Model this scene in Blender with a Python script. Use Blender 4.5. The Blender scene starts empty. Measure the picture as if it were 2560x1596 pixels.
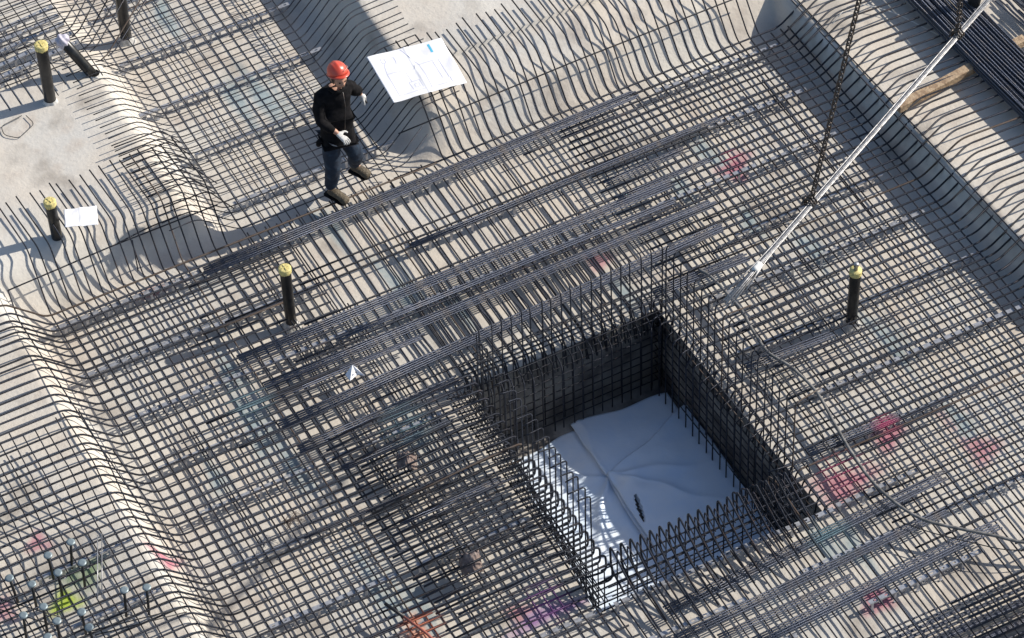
import bpy, bmesh, math, random
import numpy as np
from mathutils import Vector, Matrix
random.seed(7); rnd = random.Random(11)
S = bpy.context.scene
COL = S.collection

# ---------------------------------------------------------------- camera
cam_d = bpy.data.cameras.new('camera'); cam = bpy.data.objects.new('camera', cam_d); COL.objects.link(cam)
CA = np.array([29300., -12000., 9750.]); CN = np.array([360., 8770., 9750.]); CN /= np.linalg.norm(CN)
CA -= CA.dot(CN)*CN; CA /= np.linalg.norm(CA); CZ = -CN; CY = np.cross(CZ, CA)
Rw = np.array([CA, CY, CZ])                       # world <- photo camera (x right, y down, z forward)
pos = -(Rw @ np.array([0, 0, 40.]))
M3 = Matrix([[Rw[i][0], -Rw[i][1], -Rw[i][2]] for i in range(3)])
cam.matrix_world = Matrix.Translation(Vector(pos)) @ M3.to_4x4()
cam_d.sensor_width = 36; cam_d.lens = 9750/2560*36; cam_d.clip_start = 1; cam_d.clip_end = 500
S.camera = cam

# ---------------------------------------------------------------- light
EL = math.radians(34); AZ = math.radians(-7)
sun_dir = Vector((math.cos(EL)*math.cos(AZ), math.cos(EL)*math.sin(AZ), math.sin(EL)))  # towards the sun
w = bpy.data.worlds.new('World'); S.world = w; w.use_nodes = True
nt = w.node_tree; bg = nt.nodes['Background']
sky = nt.nodes.new('ShaderNodeTexSky'); sky.sky_type = 'NISHITA'; sky.sun_disc = False
sky.sun_elevation = EL; sky.sun_rotation = math.pi/2 - math.atan2(sun_dir.y, sun_dir.x)
nt.links.new(sky.outputs[0], bg.inputs[0]); bg.inputs[1].default_value = 0.11
sd = bpy.data.lights.new('sun', 'SUN'); sd.energy = 4.9; sd.angle = math.radians(0.5); sd.color = (1, .93, .82)
so = bpy.data.objects.new('sun', sd); COL.objects.link(so); so.rotation_euler = sun_dir.to_track_quat('Z', 'Y').to_euler()
S.view_settings.view_transform = 'Standard'; S.view_settings.look = 'None'; S.view_settings.gamma = 1
S.view_settings.exposure = 0.27

# ---------------------------------------------------------------- materials
def mat(name, col, rough=.7, metal=0., noise=None, bump=None, rnd_v=0., ribs=0., spec=.5, trans=0.):
    m = bpy.data.materials.new(name); m.use_nodes = True
    n = m.node_tree; b = n.nodes['Principled BSDF']
    b.inputs['Base Color'].default_value = (*col, 1); b.inputs['Roughness'].default_value = rough
    b.inputs['Metallic'].default_value = metal; b.inputs['Specular IOR Level'].default_value = spec
    src = None
    tc = n.nodes.new('ShaderNodeTexCoord')
    if noise:
        sc, col2, lo, hi = noise
        t = n.nodes.new('ShaderNodeTexNoise'); t.inputs['Scale'].default_value = sc; t.inputs['Detail'].default_value = 6
        n.links.new(tc.outputs['Object'], t.inputs['Vector'])
        r = n.nodes.new('ShaderNodeMapRange'); r.inputs[1].default_value = lo; r.inputs[2].default_value = hi
        n.links.new(t.outputs[0], r.inputs[0])
        mx = n.nodes.new('ShaderNodeMixRGB'); mx.inputs[1].default_value = (*col, 1); mx.inputs[2].default_value = (*col2, 1)
        n.links.new(r.outputs[0], mx.inputs[0]); src = mx.outputs[0]
    if rnd_v:
        oi = n.nodes.new('ShaderNodeObjectInfo'); hs = n.nodes.new('ShaderNodeHueSaturation')
        mr = n.nodes.new('ShaderNodeMapRange'); mr.inputs[3].default_value = 1-rnd_v; mr.inputs[4].default_value = 1+rnd_v
        n.links.new(oi.outputs['Random'], mr.inputs[0]); n.links.new(mr.outputs[0], hs.inputs['Value'])
        if src: n.links.new(src, hs.inputs['Color'])
        else: hs.inputs['Color'].default_value = (*col, 1)
        src = hs.outputs[0]
    if ribs:
        at = n.nodes.new('ShaderNodeAttribute'); at.attribute_name = 's'
        mu = n.nodes.new('ShaderNodeMath'); mu.operation = 'MULTIPLY'; mu.inputs[1].default_value = 2*math.pi/ribs
        si = n.nodes.new('ShaderNodeMath'); si.operation = 'SINE'
        n.links.new(at.outputs['Fac'], mu.inputs[0]); n.links.new(mu.outputs[0], si.inputs[0])
        bp = n.nodes.new('ShaderNodeBump'); bp.inputs['Strength'].default_value = .9; bp.inputs['Distance'].default_value = .0022
        n.links.new(si.outputs[0], bp.inputs['Height']); n.links.new(bp.outputs[0], b.inputs['Normal'])
    elif bump:
        t2 = n.nodes.new('ShaderNodeTexNoise'); t2.inputs['Scale'].default_value = bump[0]; t2.inputs['Detail'].default_value = 5
        n.links.new(tc.outputs['Object'], t2.inputs['Vector'])
        bp = n.nodes.new('ShaderNodeBump'); bp.inputs['Strength'].default_value = bump[1]; bp.inputs['Distance'].default_value = .02
        n.links.new(t2.outputs[0], bp.inputs['Height']); n.links.new(bp.outputs[0], b.inputs['Normal'])
    if ribs and src:      # spray paint that also landed on the steel
        ge = n.nodes.new('ShaderNodeNewGeometry')
        for (px, py, pr_, pc) in [(-5.53, -1.30, .24, (.36, .46, .05)), (1.92, -3.42, .34, (.36, .07, .15)), (-2.60, -3.08, .26, (.48, .15, .08)), (3.12, .88, .16, (.34, .05, .12)),
                                  (-4.43, -1.13, .17, (.34, .05, .12)), (-1.42, -3.42, .30, (.20, .07, .26)), (-2.85, .3, .32, (.10, .17, .21)), (-1.6, -.75, .34, (.10, .17, .21)), (2.6, -3.08, .18, (.34, .05, .12)), (1.38, -4.05, .3, (.11, .20, .24))]:
            vd = n.nodes.new('ShaderNodeVectorMath'); vd.operation = 'DISTANCE'; n.links.new(ge.outputs['Position'], vd.inputs[0]); vd.inputs[1].default_value = (px, py, 0)
            mr = n.nodes.new('ShaderNodeMapRange'); mr.inputs[1].default_value = pr_; mr.inputs[2].default_value = pr_*.3; mr.inputs[3].default_value = 0; mr.inputs[4].default_value = .7
            n.links.new(vd.outputs['Value'], mr.inputs[0]); mx = n.nodes.new('ShaderNodeMixRGB'); n.links.new(mr.outputs[0], mx.inputs[0]); n.links.new(src, mx.inputs[1]); mx.inputs[2].default_value = (*pc, 1); src = mx.outputs[0]
    if src: n.links.new(src, b.inputs['Base Color'])
    return m

STEEL = mat('rebar_steel', (.030, .034, .048), .38, .55, noise=(7, (.085, .055, .042), .56, .80), rnd_v=.35, ribs=.011)
STEEL_B = mat('bundle_steel', (.100, .112, .150), .36, .7, noise=(9, (.17, .15, .14), .5, .8), rnd_v=.25, ribs=.012)
RUST = mat('rusty_rebar', (.095, .065, .05), .7, .3, noise=(12, (.11, .09, .08), .4, .6), rnd_v=.2, ribs=.011)
BRIGHT = mat('bright_rods', (.34, .34, .35), .42, .6, noise=(30, (.12, .12, .13), .45, .7), rnd_v=.3)
GALV = mat('galvanised_strip', (.46, .47, .50), .42, .5, noise=(25, (.30, .31, .34), .4, .7))
BLACKP = mat('black_plastic_pipe', (.010, .010, .011), .32, noise=(14, (.03, .03, .028), .5, .75))
YELLOW = mat('yellow_cap', (.66, .56, .22), .6, noise=(40, (.42, .37, .16), .5, .7), bump=(35, .5))
WHITEW = mat('white_wrap', (.52, .50, .58), .5, noise=(20, (.36, .34, .44), .4, .7), bump=(20, .6))
MEMB = mat('grey_membrane', (.42, .42, .40), .55, noise=(30, (.58, .57, .55), .4, .6), bump=(18, .8))
CHAIN = mat('chain_steel', (.06, .06, .065), .4, .8, noise=(30, (.13, .10, .08), .4, .7))
WOOD = mat('timber', (.42, .31, .20), .75, noise=(16, (.27, .18, .11), .42, .62), bump=(40, .5))
PAPER = mat('paper', (.86, .86, .88), .75, noise=(4, (.77, .77, .83), .45, .7), bump=(7, .35))
INK = mat('blue_ink', (.48, .50, .66), .8); CYAN = mat('cyan_ink', (.10, .50, .72), .8)
SHEETM = mat('plastic_sheet', (.82, .90, 1.0), .3, noise=(3, (.70, .83, 1.0), .4, .7), bump=(5, .35))
HOSE = mat('grey_hose', (.10, .098, .095), .55, noise=(14, (.24, .23, .22), .4, .7))
CABLE = mat('black_cable', (.015, .015, .017), .5)
REDH = mat('red_hose', (.42, .13, .09), .6, noise=(20, (.26, .09, .07), .4, .7))
BROWN = mat('brown_cardboard', (.19, .14, .125), .8, noise=(30, (.32, .26, .23), .45, .7), bump=(30, .6))
STUDH = mat('galvanised_head', (.20, .25, .27), .45, .3, noise=(60, (.22, .27, .30), .4, .7))
TYEW = mat('white_strap', (.7, .7, .68), .7)
SKIN = mat('skin', (.48, .27, .19), .55, noise=(30, (.36, .19, .13), .5, .75))
JACKET = mat('black_jacket', (.005, .005, .006), .9, spec=.15, noise=(20, (.013, .012, .014), .4, .7), bump=(9, .5))
JEANS = mat('dark_jeans', (.010, .019, .038), .9, noise=(11, (.026, .055, .095), .5, .75), bump=(14, .5))
BOOT = mat('brown_boot', (.085, .066, .042), .7, noise=(50, (.16, .13, .09), .5, .7), bump=(60, .5))
GLOVE = mat('white_glove', (.55, .55, .54), .85, noise=(60, (.35, .34, .34), .5, .75))
HELM = mat('red_helmet', (.62, .075, .045), .35, noise=(8, (.5, .09, .06), .4, .7))
STRAPM = mat('pale_strap', (.62, .30, .24), .5)
HAIR = mat('dark_hair', (.02, .015, .012), .7)

# concrete: mottled cream screed, sprayed paint marks held in a colour attribute
def concrete():
    m = bpy.data.materials.new('screed'); m.use_nodes = True; n = m.node_tree; b = n.nodes['Principled BSDF']
    tc = n.nodes.new('ShaderNodeTexCoord')
    def noise(sc, d=6):
        t = n.nodes.new('ShaderNodeTexNoise'); t.inputs['Scale'].default_value = sc; t.inputs['Detail'].default_value = d
        n.links.new(tc.outputs['Object'], t.inputs['Vector']); return t
    def ramp(t, lo, hi, c1, c2, under=None):
        r = n.nodes.new('ShaderNodeMapRange'); r.inputs[1].default_value = lo; r.inputs[2].default_value = hi
        n.links.new(t.outputs[0], r.inputs[0]); mx = n.nodes.new('ShaderNodeMixRGB')
        mx.inputs[1].default_value = (*c1, 1); mx.inputs[2].default_value = (*c2, 1)
        if under: n.links.new(under, mx.inputs[1])
        n.links.new(r.outputs[0], mx.inputs[0]); return mx.outputs[0]
    c = ramp(noise(.9), .38, .65, (.58, .525, .455), (.52, .505, .475))
    c = ramp(noise(3.5), .52, .80, (0, 0, 0), (.46, .40, .345), c)
    c = ramp(noise(55, 3), .66, .78, (0, 0, 0), (.30, .28, .26), c)
    c = ramp(noise(1.7, 9), .57, .72, (0, 0, 0), (.34, .31, .275), c)
    c = ramp(noise(.6, 3), .55, .75, (0, 0, 0), (.66, .63, .57), c)
    at = n.nodes.new('ShaderNodeAttribute'); at.attribute_name = 'paint'
    t = noise(9, 4); mr = n.nodes.new('ShaderNodeMapRange'); mr.inputs[1].default_value = .25; mr.inputs[2].default_value = .6
    mr.inputs[3].default_value = .55; n.links.new(t.outputs[0], mr.inputs[0])
    mu = n.nodes.new('ShaderNodeMath'); mu.operation = 'MULTIPLY'; n.links.new(at.outputs['Alpha'], mu.inputs[0]); n.links.new(mr.outputs[0], mu.inputs[1])
    mx = n.nodes.new('ShaderNodeMixRGB'); n.links.new(mu.outputs[0], mx.inputs[0]); n.links.new(c, mx.inputs[1]); n.links.new(at.outputs['Color'], mx.inputs[2])
    n.links.new(mx.outputs[0], b.inputs['Base Color']); b.inputs['Roughness'].default_value = .85
    bp = n.nodes.new('ShaderNodeBump'); bp.inputs['Strength'].default_value = .5; bp.inputs['Distance'].default_value = .012
    n.links.new(noise(22, 8).outputs[0], bp.inputs['Height']); n.links.new(bp.outputs[0], b.inputs['Normal'])
    return m
SCREED = concrete()
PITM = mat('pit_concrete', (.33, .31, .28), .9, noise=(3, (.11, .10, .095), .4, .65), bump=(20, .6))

# ---------------------------------------------------------------- helpers
def tag(o, label=None, cat=None, group=None, kind=None):
    if label: o['label'] = label
    if cat: o['category'] = cat
    if group: o['group'] = group
    if kind: o['kind'] = kind
    return o
def mk(name, verts, faces, m, parent=None, smooth=True, sattr=None):
    me = bpy.data.meshes.new(name); me.from_pydata([tuple(v) for v in verts], [], faces); me.update()
    if smooth: me.polygons.foreach_set('use_smooth', [True]*len(me.polygons))
    if sattr is not None:
        a = me.attributes.new('s', 'FLOAT', 'POINT'); a.data.foreach_set('value', sattr)
    o = bpy.data.objects.new(name, me); COL.objects.link(o)
    if m: me.materials.append(m)
    if parent: o.parent = parent
    return o
def empty(name, loc):
    o = bpy.data.objects.new(name, None); o.location = loc; o.empty_display_size = .1; COL.objects.link(o); return o
def rounded(P, R=.05, n=4):
    P = [Vector(p) for p in P]; out = [P[0]]
    for a, b, c in zip(P, P[1:], P[2:]):
        d1 = (a-b); d2 = (c-b); l = min(R, d1.length*.45, d2.length*.45)
        p1 = b+d1.normalized()*l; p2 = b+d2.normalized()*l
        for k in range(n+1):
            t = k/n; out.append(p1*(1-t)**2+b*2*t*(1-t)+p2*t*t)
    out.append(P[-1]); return out
def tube(P, r, n=6, closed=False, taper=None):
    V, F, A = [], [], []; P = [Vector(p) for p in P]; s = 0
    up = None; N = len(P)
    for i, p in enumerate(P):
        if closed: t = (P[(i+1) % N]-P[i-1]).normalized()
        else: t = ((P[i+1] if i < N-1 else p)-(P[i-1] if i else p)).normalized()
        if up is None: up = t.orthogonal().normalized()
        up = (up-t*up.dot(t)).normalized(); v = t.cross(up)
        if i: s += (p-P[i-1]).length
        rr = r if taper is None else r*taper(i/(N-1))
        for k in range(n):
            a = 2*math.pi*k/n; V.append(p+up*(rr*math.cos(a))+v*(rr*math.sin(a))); A.append(s)
    for i in range(N if closed else N-1):
        j = (i+1) % N
        for k in range(n):
            F.append((i*n+k, i*n+(k+1) % n, j*n+(k+1) % n, j*n+k))
    if not closed:
        F.append(tuple(reversed(range(n)))); F.append(tuple((N-1)*n+k for k in range(n)))
    return V, F, A
def join(parts):
    V, F, A = [], [], []
    for p in parts:
        o = len(V); V += p[0]; F += [tuple(i+o for i in f) for f in p[1]]; A += list(p[2]) if len(p) > 2 else [0]*len(p[0])
    return V, F, A
def box(x0, x1, y0, y1, z0, z1):
    V = [(x, y, z) for z in (z0, z1) for y in (y0, y1) for x in (x0, x1)]
    F = [(0, 2, 3, 1), (4, 5, 7, 6), (0, 1, 5, 4), (2, 6, 7, 3), (0, 4, 6, 2), (1, 3, 7, 5)]
    return V, F, [0]*8
def xform(part, M):
    return [M @ Vector(v) for v in part[0]], part[1], (part[2] if len(part) > 2 else [0]*len(part[0]))
BARS = 0
def bar(name, P, r, label, group, m=None, R=.085, cat='rebar', n=6):
    global BARS; BARS += 1
    base = Vector(P[0])
    V, F, A = tube(rounded([Vector(p)-base for p in P], R), r, n)
    off = rnd.random()*.01
    m = m or (RUST if rnd.random() < .015 else STEEL)
    o = mk(name, V, F, m, sattr=[a+off for a in A]); o.location = base
    return tag(o, label, cat, group)
def ss(t): t = np.clip(t, 0, 1); return t*t*(3-2*t)
def sm(x, y, seed=0, sc=1.):
    r = np.random.RandomState(seed); v = 0
    for k in range(7):
        a = r.rand()*6.28; f = sc*(0.6+1.6*r.rand()); v = v+np.sin((x*math.cos(a)+y*math.sin(a))*f+r.rand()*6.28)/7
    return v

# ---------------------------------------------------------------- concrete bed
FL = -.17
def XT(y): return 4.60+np.clip((2.4-y)*.06, -.1, .5)        # foot of the right-hand slope
def H(x, y):
    h = np.full(np.shape(x), 0.)
    tl = ss((y-2.42)/.62)*ss((-1.98-x)/.42)*(1-ss((y-5.35)/.4))*(.46)
    trr = ss((y-2.42)/.55)*ss((x-.12)/.5)*(.40+.05*ss((y-2.9)/.5))+.06*(y > 3.46)*(x > .5)
    rr = ss((x-XT(y)+.03)/.22)*.37
    lp = ss((-4.28-x)/.36)*.44
    lp = np.where(x < -4.3, lp*(1-.22*ss((-.45-y)/.4)*ss((-4.72-x)/1.2)), lp)
    h = np.maximum.reduce([tl, trr, rr, lp])
    tren = (y > 5.55)*(x < -1.9)
    h = np.where(tren, .12*ss((-1.95-x)/.4), h)
    return FL+h+.010*sm(x, y, 3, 3.)+.004*sm(x, y, 5, 14.)
PX0, PX1, PY0, PY1 = -.87, 1.50, -3.66, -.48
def build_ground():
    xs = sorted(set([round(v, 4) for v in np.arange(-9, 10.01, .05)]) | {PX0, PX1})
    ys = sorted(set([round(v, 4) for v in np.arange(-9, 11.01, .05)]) | {PY0, PY1, 3.46, 3.462})
    xs = [v for v in xs if v in (PX0, PX1) or min(abs(v-PX0), abs(v-PX1)) > .012]
    ys = [v for v in ys if v in (PY0, PY1, 3.46, 3.462) or min(abs(v-PY0), abs(v-PY1), abs(v-3.46)) > .012]
    X, Y = np.meshgrid(np.array(xs), np.array(ys))
    t = np.clip((Y-(-2.07))/1.59, -1, 1)
    Xw = X+.14*t*np.exp(-((X-PX0)/.35)**2)-.055*t*np.exp(-((X-PX1)/.35)**2)
    Z = H(Xw, Y)
    nx, ny = len(xs), len(ys)
    i = np.arange(nx-1)[None, :]; j = np.arange(ny-1)[:, None]
    cx = (X[:-1, :-1]+X[1:, 1:])/2; cy = (Y[:-1, :-1]+Y[1:, 1:])/2
    keep = ~((cx > PX0) & (cx < PX1) & (cy > PY0) & (cy < PY1))
    a = j*nx+i; Q = np.stack([a, a+1, a+nx+1, a+nx], -1)[keep]
    V = np.stack([Xw, Y, Z], -1).reshape(-1, 3)
    me = bpy.data.meshes.new('concrete_bed'); me.from_pydata(V.tolist(), [], Q.tolist())
    me.polygons.foreach_set('use_smooth', [True]*len(me.polygons))
    # paint marks
    C = np.zeros((len(V), 4)); C[:, :3] = .5
    x, y = V[:, 0], V[:, 1]
    def blot(col, cx, cy, rx, ry, al=1., rot=0.):
        dx, dy = x-cx, y-cy; c, s = math.cos(rot), math.sin(rot)
        u = (dx*c+dy*s)/rx; v = (-dx*s+dy*c)/ry
        d = np.sqrt(u*u+v*v)*(1+.25*np.sin(3*np.arctan2(v, u)+cx*9))
        aa = ss((1.45-d)/1.0)*al
        k = aa > C[:, 3]; C[k, :3] = col; C[:, 3] = np.maximum(C[:, 3], aa)
    TEAL, PINK, PUR, GRN, ORG, RB = (.15, .27, .33), (.40, .07, .15), (.22, .07, .30), (.42, .55, .04), (.62, .22, .12), (.22, .05, .06)
    for cx, cy, l in [(-1.06, 4.35, .5), (-.78, 4.3, .55), (-.76, 1.1, .45), (1.23, -.1, .3), (-2.77, -.6, .4), (1.35, -3.98, .3), (1.6, -4.2, .35),
                      (3.34, -3.3, .35), (3.26, -.54, .3), (3.28, -1.99, .5), (-1.19, 6.0, .35), (-2.79, .9, .3), (-2.9, .1, .5), (-1.0, 2.2, .35), (-2.7, -2.4, .5),
                      (-1.45, -.7, .3), (3.02, 1.23, .35), (2.5, .89, .3), (-.35, .55, .3), (-3.5, -.3, .25), (-2.45, -2.8, .4), (2.9, .1, .25)]:
        blot(TEAL, cx, cy, .095, l, .62, rnd.uniform(-.1, .1))
        if l > .4: blot(TEAL, cx+.16, cy-.05, .035, l*.9, .5)
    for cx, cy, r, al in [(3.13, .87, .14, .9), (3.3, 1.0, .1, .7), (1.24, .43, .12, .8), (2.6, -3.08, .16, .9), (1.9, -3.42, .3, .85), (3.34, -3.7, .16, .8), (3.3, -3.2, .12, .4),
                          (1.42, -4.83, .13, 1), (1.5, -4.8, .08, 1), (-4.43, -1.13, .12, .95), (-5.48, -.55, .10, .8), (-1.63, -3.3, .13, .7), (-6.1, -1.1, .12, .8), (3.75, -4.2, .14, .8)]:
        blot(PINK, cx, cy, r*1.1, r*.6 if r > .2 else r*1.1, al*.85)
    blot(RB, -2.93, 2.30, .28, .06, .9); blot(PUR, -1.45, -3.42, .42, .10, .8)
    blot(GRN, -5.53, -1.30, .15, .13, 1); blot((.12, .22, .08), -5.24, -1.1, .2, .15, .8); blot(ORG, -2.60, -3.05, .12, .24, .8, .2)
    ca = me.color_attributes.new('paint', 'FLOAT_COLOR', 'POINT'); ca.data.foreach_set('color', C.reshape(-1))
    me.materials.append(SCREED)
    o = bpy.data.objects.new('ground', me); COL.objects.link(o); tag(o, kind='structure')
    # outer ground, far round the bed
    Vv = []; Ff = []
    for (x0, x1, y0, y1) in [(-90, 90, -90, -9), (-90, 90, 11, 90), (-90, -9, -9, 11), (10, 90, -9, 11)]:
        b = len(Vv); Vv += [(x0, y0, -.12), (x1, y0, -.12), (x1, y1, -.12), (x0, y1, -.12)]; Ff.append((b, b+1, b+2, b+3))
    o = mk('outer_ground', Vv, Ff, SCREED, smooth=False); tag(o, kind='structure')
build_ground()

# pit lining: four walls with thickness and a floor
PB = -1.17
def pcx(side, y):
    t = max(-1, min(1, (y+2.07)/1.59))
    return PX0+.14*t if side < 0 else PX1-.055*t
def build_pit():
    P = [(pcx(-1, PY0), PY0), (pcx(1, PY0), PY0), (pcx(1, PY1), PY1), (pcx(-1, PY1), PY1)]
    o2 = .22; Q = [(P[0][0]-o2, P[0][1]-o2), (P[1][0]+o2, P[1][1]-o2), (P[2][0]+o2, P[2][1]+o2), (P[3][0]-o2, P[3][1]+o2)]
    V = [(*p, PB) for p in P]+[(*p, FL-.012) for p in P]+[(*q, PB-.2) for q in Q]+[(*q, FL-.012-.03) for q in Q]
    F = [(0, 1, 2, 3), (8, 11, 10, 9)]
    for k in range(4):
        j = (k+1) % 4; F += [(k, k+4, j+4, j), (k+4, k+12, j+12, j+4), (k+12, k+8, j+8, j+12)]
    tag(mk('pit', V, F, PITM, smooth=False), kind='structure')
build_pit()

# ---------------------------------------------------------------- the mesh: bars running lengthways (x)
RA = .0106
GA = 'long bars of the floor mesh'
def haunch_L(y, z0=0.):     # left end of a long bar: up over the left kerb
    o = rnd.uniform(-.02, .02)
    return [(-7.2+rnd.uniform(-.3, .3), y+o, .43+z0), (-4.60+o, y+o*.5, .43+z0), (-4.17+o, y, z0)]
def edge_R(y, z0=0.):
    o = rnd.uniform(-.02, .02); xt = float(XT(y)); e = 5.80+(1.7-y)*.06+rnd.uniform(-.03, .03); k = rnd.uniform(-.03, .03)
    if y < -.6: e += .1
    return [(xt-.06+o, y, z0), (xt+.40+o, y+k*.5, .36+z0), (e, y+k, .335+z0)]
ys = []; y = 2.36
while y > -7.0:
    ys.append(y); y -= rnd.choice([.095, .11, .12, .125, .13, .14])
LL = 'dark ribbed long bar bending up over the pale left-hand kerb'
LR = 'dark ribbed long bar bent up over the grey right-hand slope and ending on its ledge'
for y in ys:
    z = rnd.uniform(-.004, .004); sk = rnd.uniform(-.012, .012)
    pit = -3.72 < y < -.44
    if y > 2.2:      # edge bars, whole length
        xs_ = rnd.uniform(-.5, 1.5)
        bar('long_rebar', haunch_L(y, z)+[(xs_, y+sk, z)], RA, LL, GA); bar('long_rebar', [(xs_-.5, y+.018, z)]+edge_R(y+.018, z), RA, LR, GA)
    elif not pit and y > -.5:
        bar('long_rebar', haunch_L(y, z)+[(-1.56+rnd.uniform(-.04, .06), y+sk, z)], RA, LL, GA)
        bar('long_rebar', [(1.67+rnd.uniform(-.04, .05), y+sk, z)]+edge_R(y, z), RA, LR, GA)
    elif pit:
        xl = pcx(-1, y)
        bar('long_rebar', haunch_L(y, z)+[(xl+.02, y+sk, z), (xl+.06, y+sk, -.30)], RA, LL, GA)
        xr = pcx(1, y)
        bar('long_rebar', [(xr-.06, y, -.28), (xr-.02, y, z)]+edge_R(y, z), RA, LR, GA)
    else:
        bar('long_rebar', haunch_L(y, z)+[(-.95+rnd.uniform(-.1, .15) if y > -4.6 else -.6, y+sk, z)], RA, LL, GA)
        if y > -4.35 or y < -5.25: bar('long_rebar', [(1.95+rnd.uniform(-.05, .1), y+sk, z)]+edge_R(y, z), RA, LR, GA)
        elif y < -4.9: bar('long_rebar', [(2.9, y+sk, z)]+edge_R(y, z), RA, LR, GA)
# lap bars doubling the long bars
for k in range(34):
    y = rnd.choice(ys)-.03
    if y > 2.1 or y < -4.9: continue
    if rnd.random() < .5:
        x0 = rnd.uniform(-3.9, -2.6); x1 = min(x0+rnd.uniform(.8, 1.8), -1.15)
    else:
        x0 = rnd.uniform(1.72, 2.4); x1 = x0+rnd.uniform(.7, 1.9)
    bar('lap_rebar', [(x0, y, .012), (x1, y+rnd.uniform(-.02, .02), .012)], RA, 'short dark lap bar lying beside a long bar of the mesh', 'short lap bars doubling the long bars')
# short bars crossing from the middle of the gap
for y, x0, x1 in [(1.61, -1.6, 2.2), (1.49, -1.7, 1.9), (1.40, -2.6, 3.1), (.97, -1.9, 2.4), (.62, -1.6, 1.75), (.555, -2.2, 2.3), (-.30, -1.75, 1.8), (2.02, 1.2, 2.6)]:
    bar('long_rebar', [(x0, y, .0), (x1, y+.02, .0)], RA, 'long dark bar crossing the open gap between the two mesh fields', 'long bars across the middle gap')
# bundles
def bundle(pts0, pts1, n, where, dz=.006, r=.0098, sp=.0275, two=False):
    a, b = Vector(pts0), Vector(pts1); d = (b-a).normalized(); s = Vector((-d.y, d.x, 0))
    for k in range(n):
        o = s*((k-(n-1)/2)*sp); e0 = rnd.uniform(-.02, .02); e1 = rnd.uniform(-.05, .05); w1 = s*rnd.uniform(-.003, .003)
        bar('bundled_rebar', [a+o+d*e0+Vector((0, 0, dz+(.016 if k % 2 and two else 0))), b+o+w1+d*e1+Vector((0, 0, dz))], r,
            'thick bar of the bundle '+where, 'bars of the bundle '+where, STEEL_B)
bundle((-2.50, 2.14, 0), (2.66, 2.24, 0), 5, 'just below the worker\'s boots')
bundle((-2.68, .86, 0), (2.35, .88, 0), 5, 'second below the worker')
bundle((-2.62, .40, 0), (2.62, .42, 0), 5, 'third below the worker, left of the white scrap')
bundle((-2.70, -.14, 0), (2.50, .07, 0), 5, 'running along the top rim of the deep pit')
bundle((-2.68, -.52, 0), (-.86, -.46, 0), 4, 'ending at the upper left corner of the deep pit')
bundle((-.45, -4.06, 0), (2.76, -3.92, 0), 5, 'first below the deep pit')
bundle((-.55, -4.40, 0), (2.50, -4.31, 0), 4, 'second below the deep pit')
bundle((.05, -4.80, 0), (2.85, -4.70, 0), 5, 'third below the deep pit, by the pink mark')
bundle((1.75, 1.22, 0), (2.75, 1.25, 0), 4, 'in the right mesh field, upper short one', r=.0085)
bundle((1.45, -.40, 0), (2.52, -.42, 0), 5, 'short one at the upper right corner of the deep pit')
bundle((1.75, -1.74, 0), (2.72, -1.78, 0), 4, 'short one right of the deep pit')
bundle((1.75, -3.02, 0), (2.80, -3.04, 0), 4, 'short one between hose and deep pit')
bundle((-.45, 1.42, 0), (3.3, 1.47, 0), 3, 'third row of the right field, crossing the gap')
bundle((-1.7, .63, 0), (2.3, .64, 0), 3, 'between the second and third long bundles')
bundle((-2.62, .22, 0), (-.9, .23, 0), 3, 'short one left of the white scrap')
bundle((1.75, .96, 0), (2.9, .99, 0), 3, 'in the right field by the pink mark')
bundle((-2.4, -.95, 0), (-1.2, -.93, 0), 3, 'short one above the small brown offcut')
bundle((-2.2, -1.85, 0), (-1.1, -1.84, 0), 3, 'short one between the two brown offcuts')
bundle((-.2, -4.58, 0), (1.3, -4.56, 0), 3, 'short one near the bottom edge')
# heap of bars under the cross bars, bottom right
for k in range(34):
    y0 = -5.28-k*.030; j = rnd.uniform(-.03, .03)
    bar('heaped_rebar', [(.85-.05*k+j*3, y0+.02+j, -.055), (3.75+rnd.uniform(-.3, .5), y0-.02+j, -.055)], .0095,
        'dark bar in the dense heap lying under the cross bars at bottom right', 'heaped bars at bottom right', STEEL_B)

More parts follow.
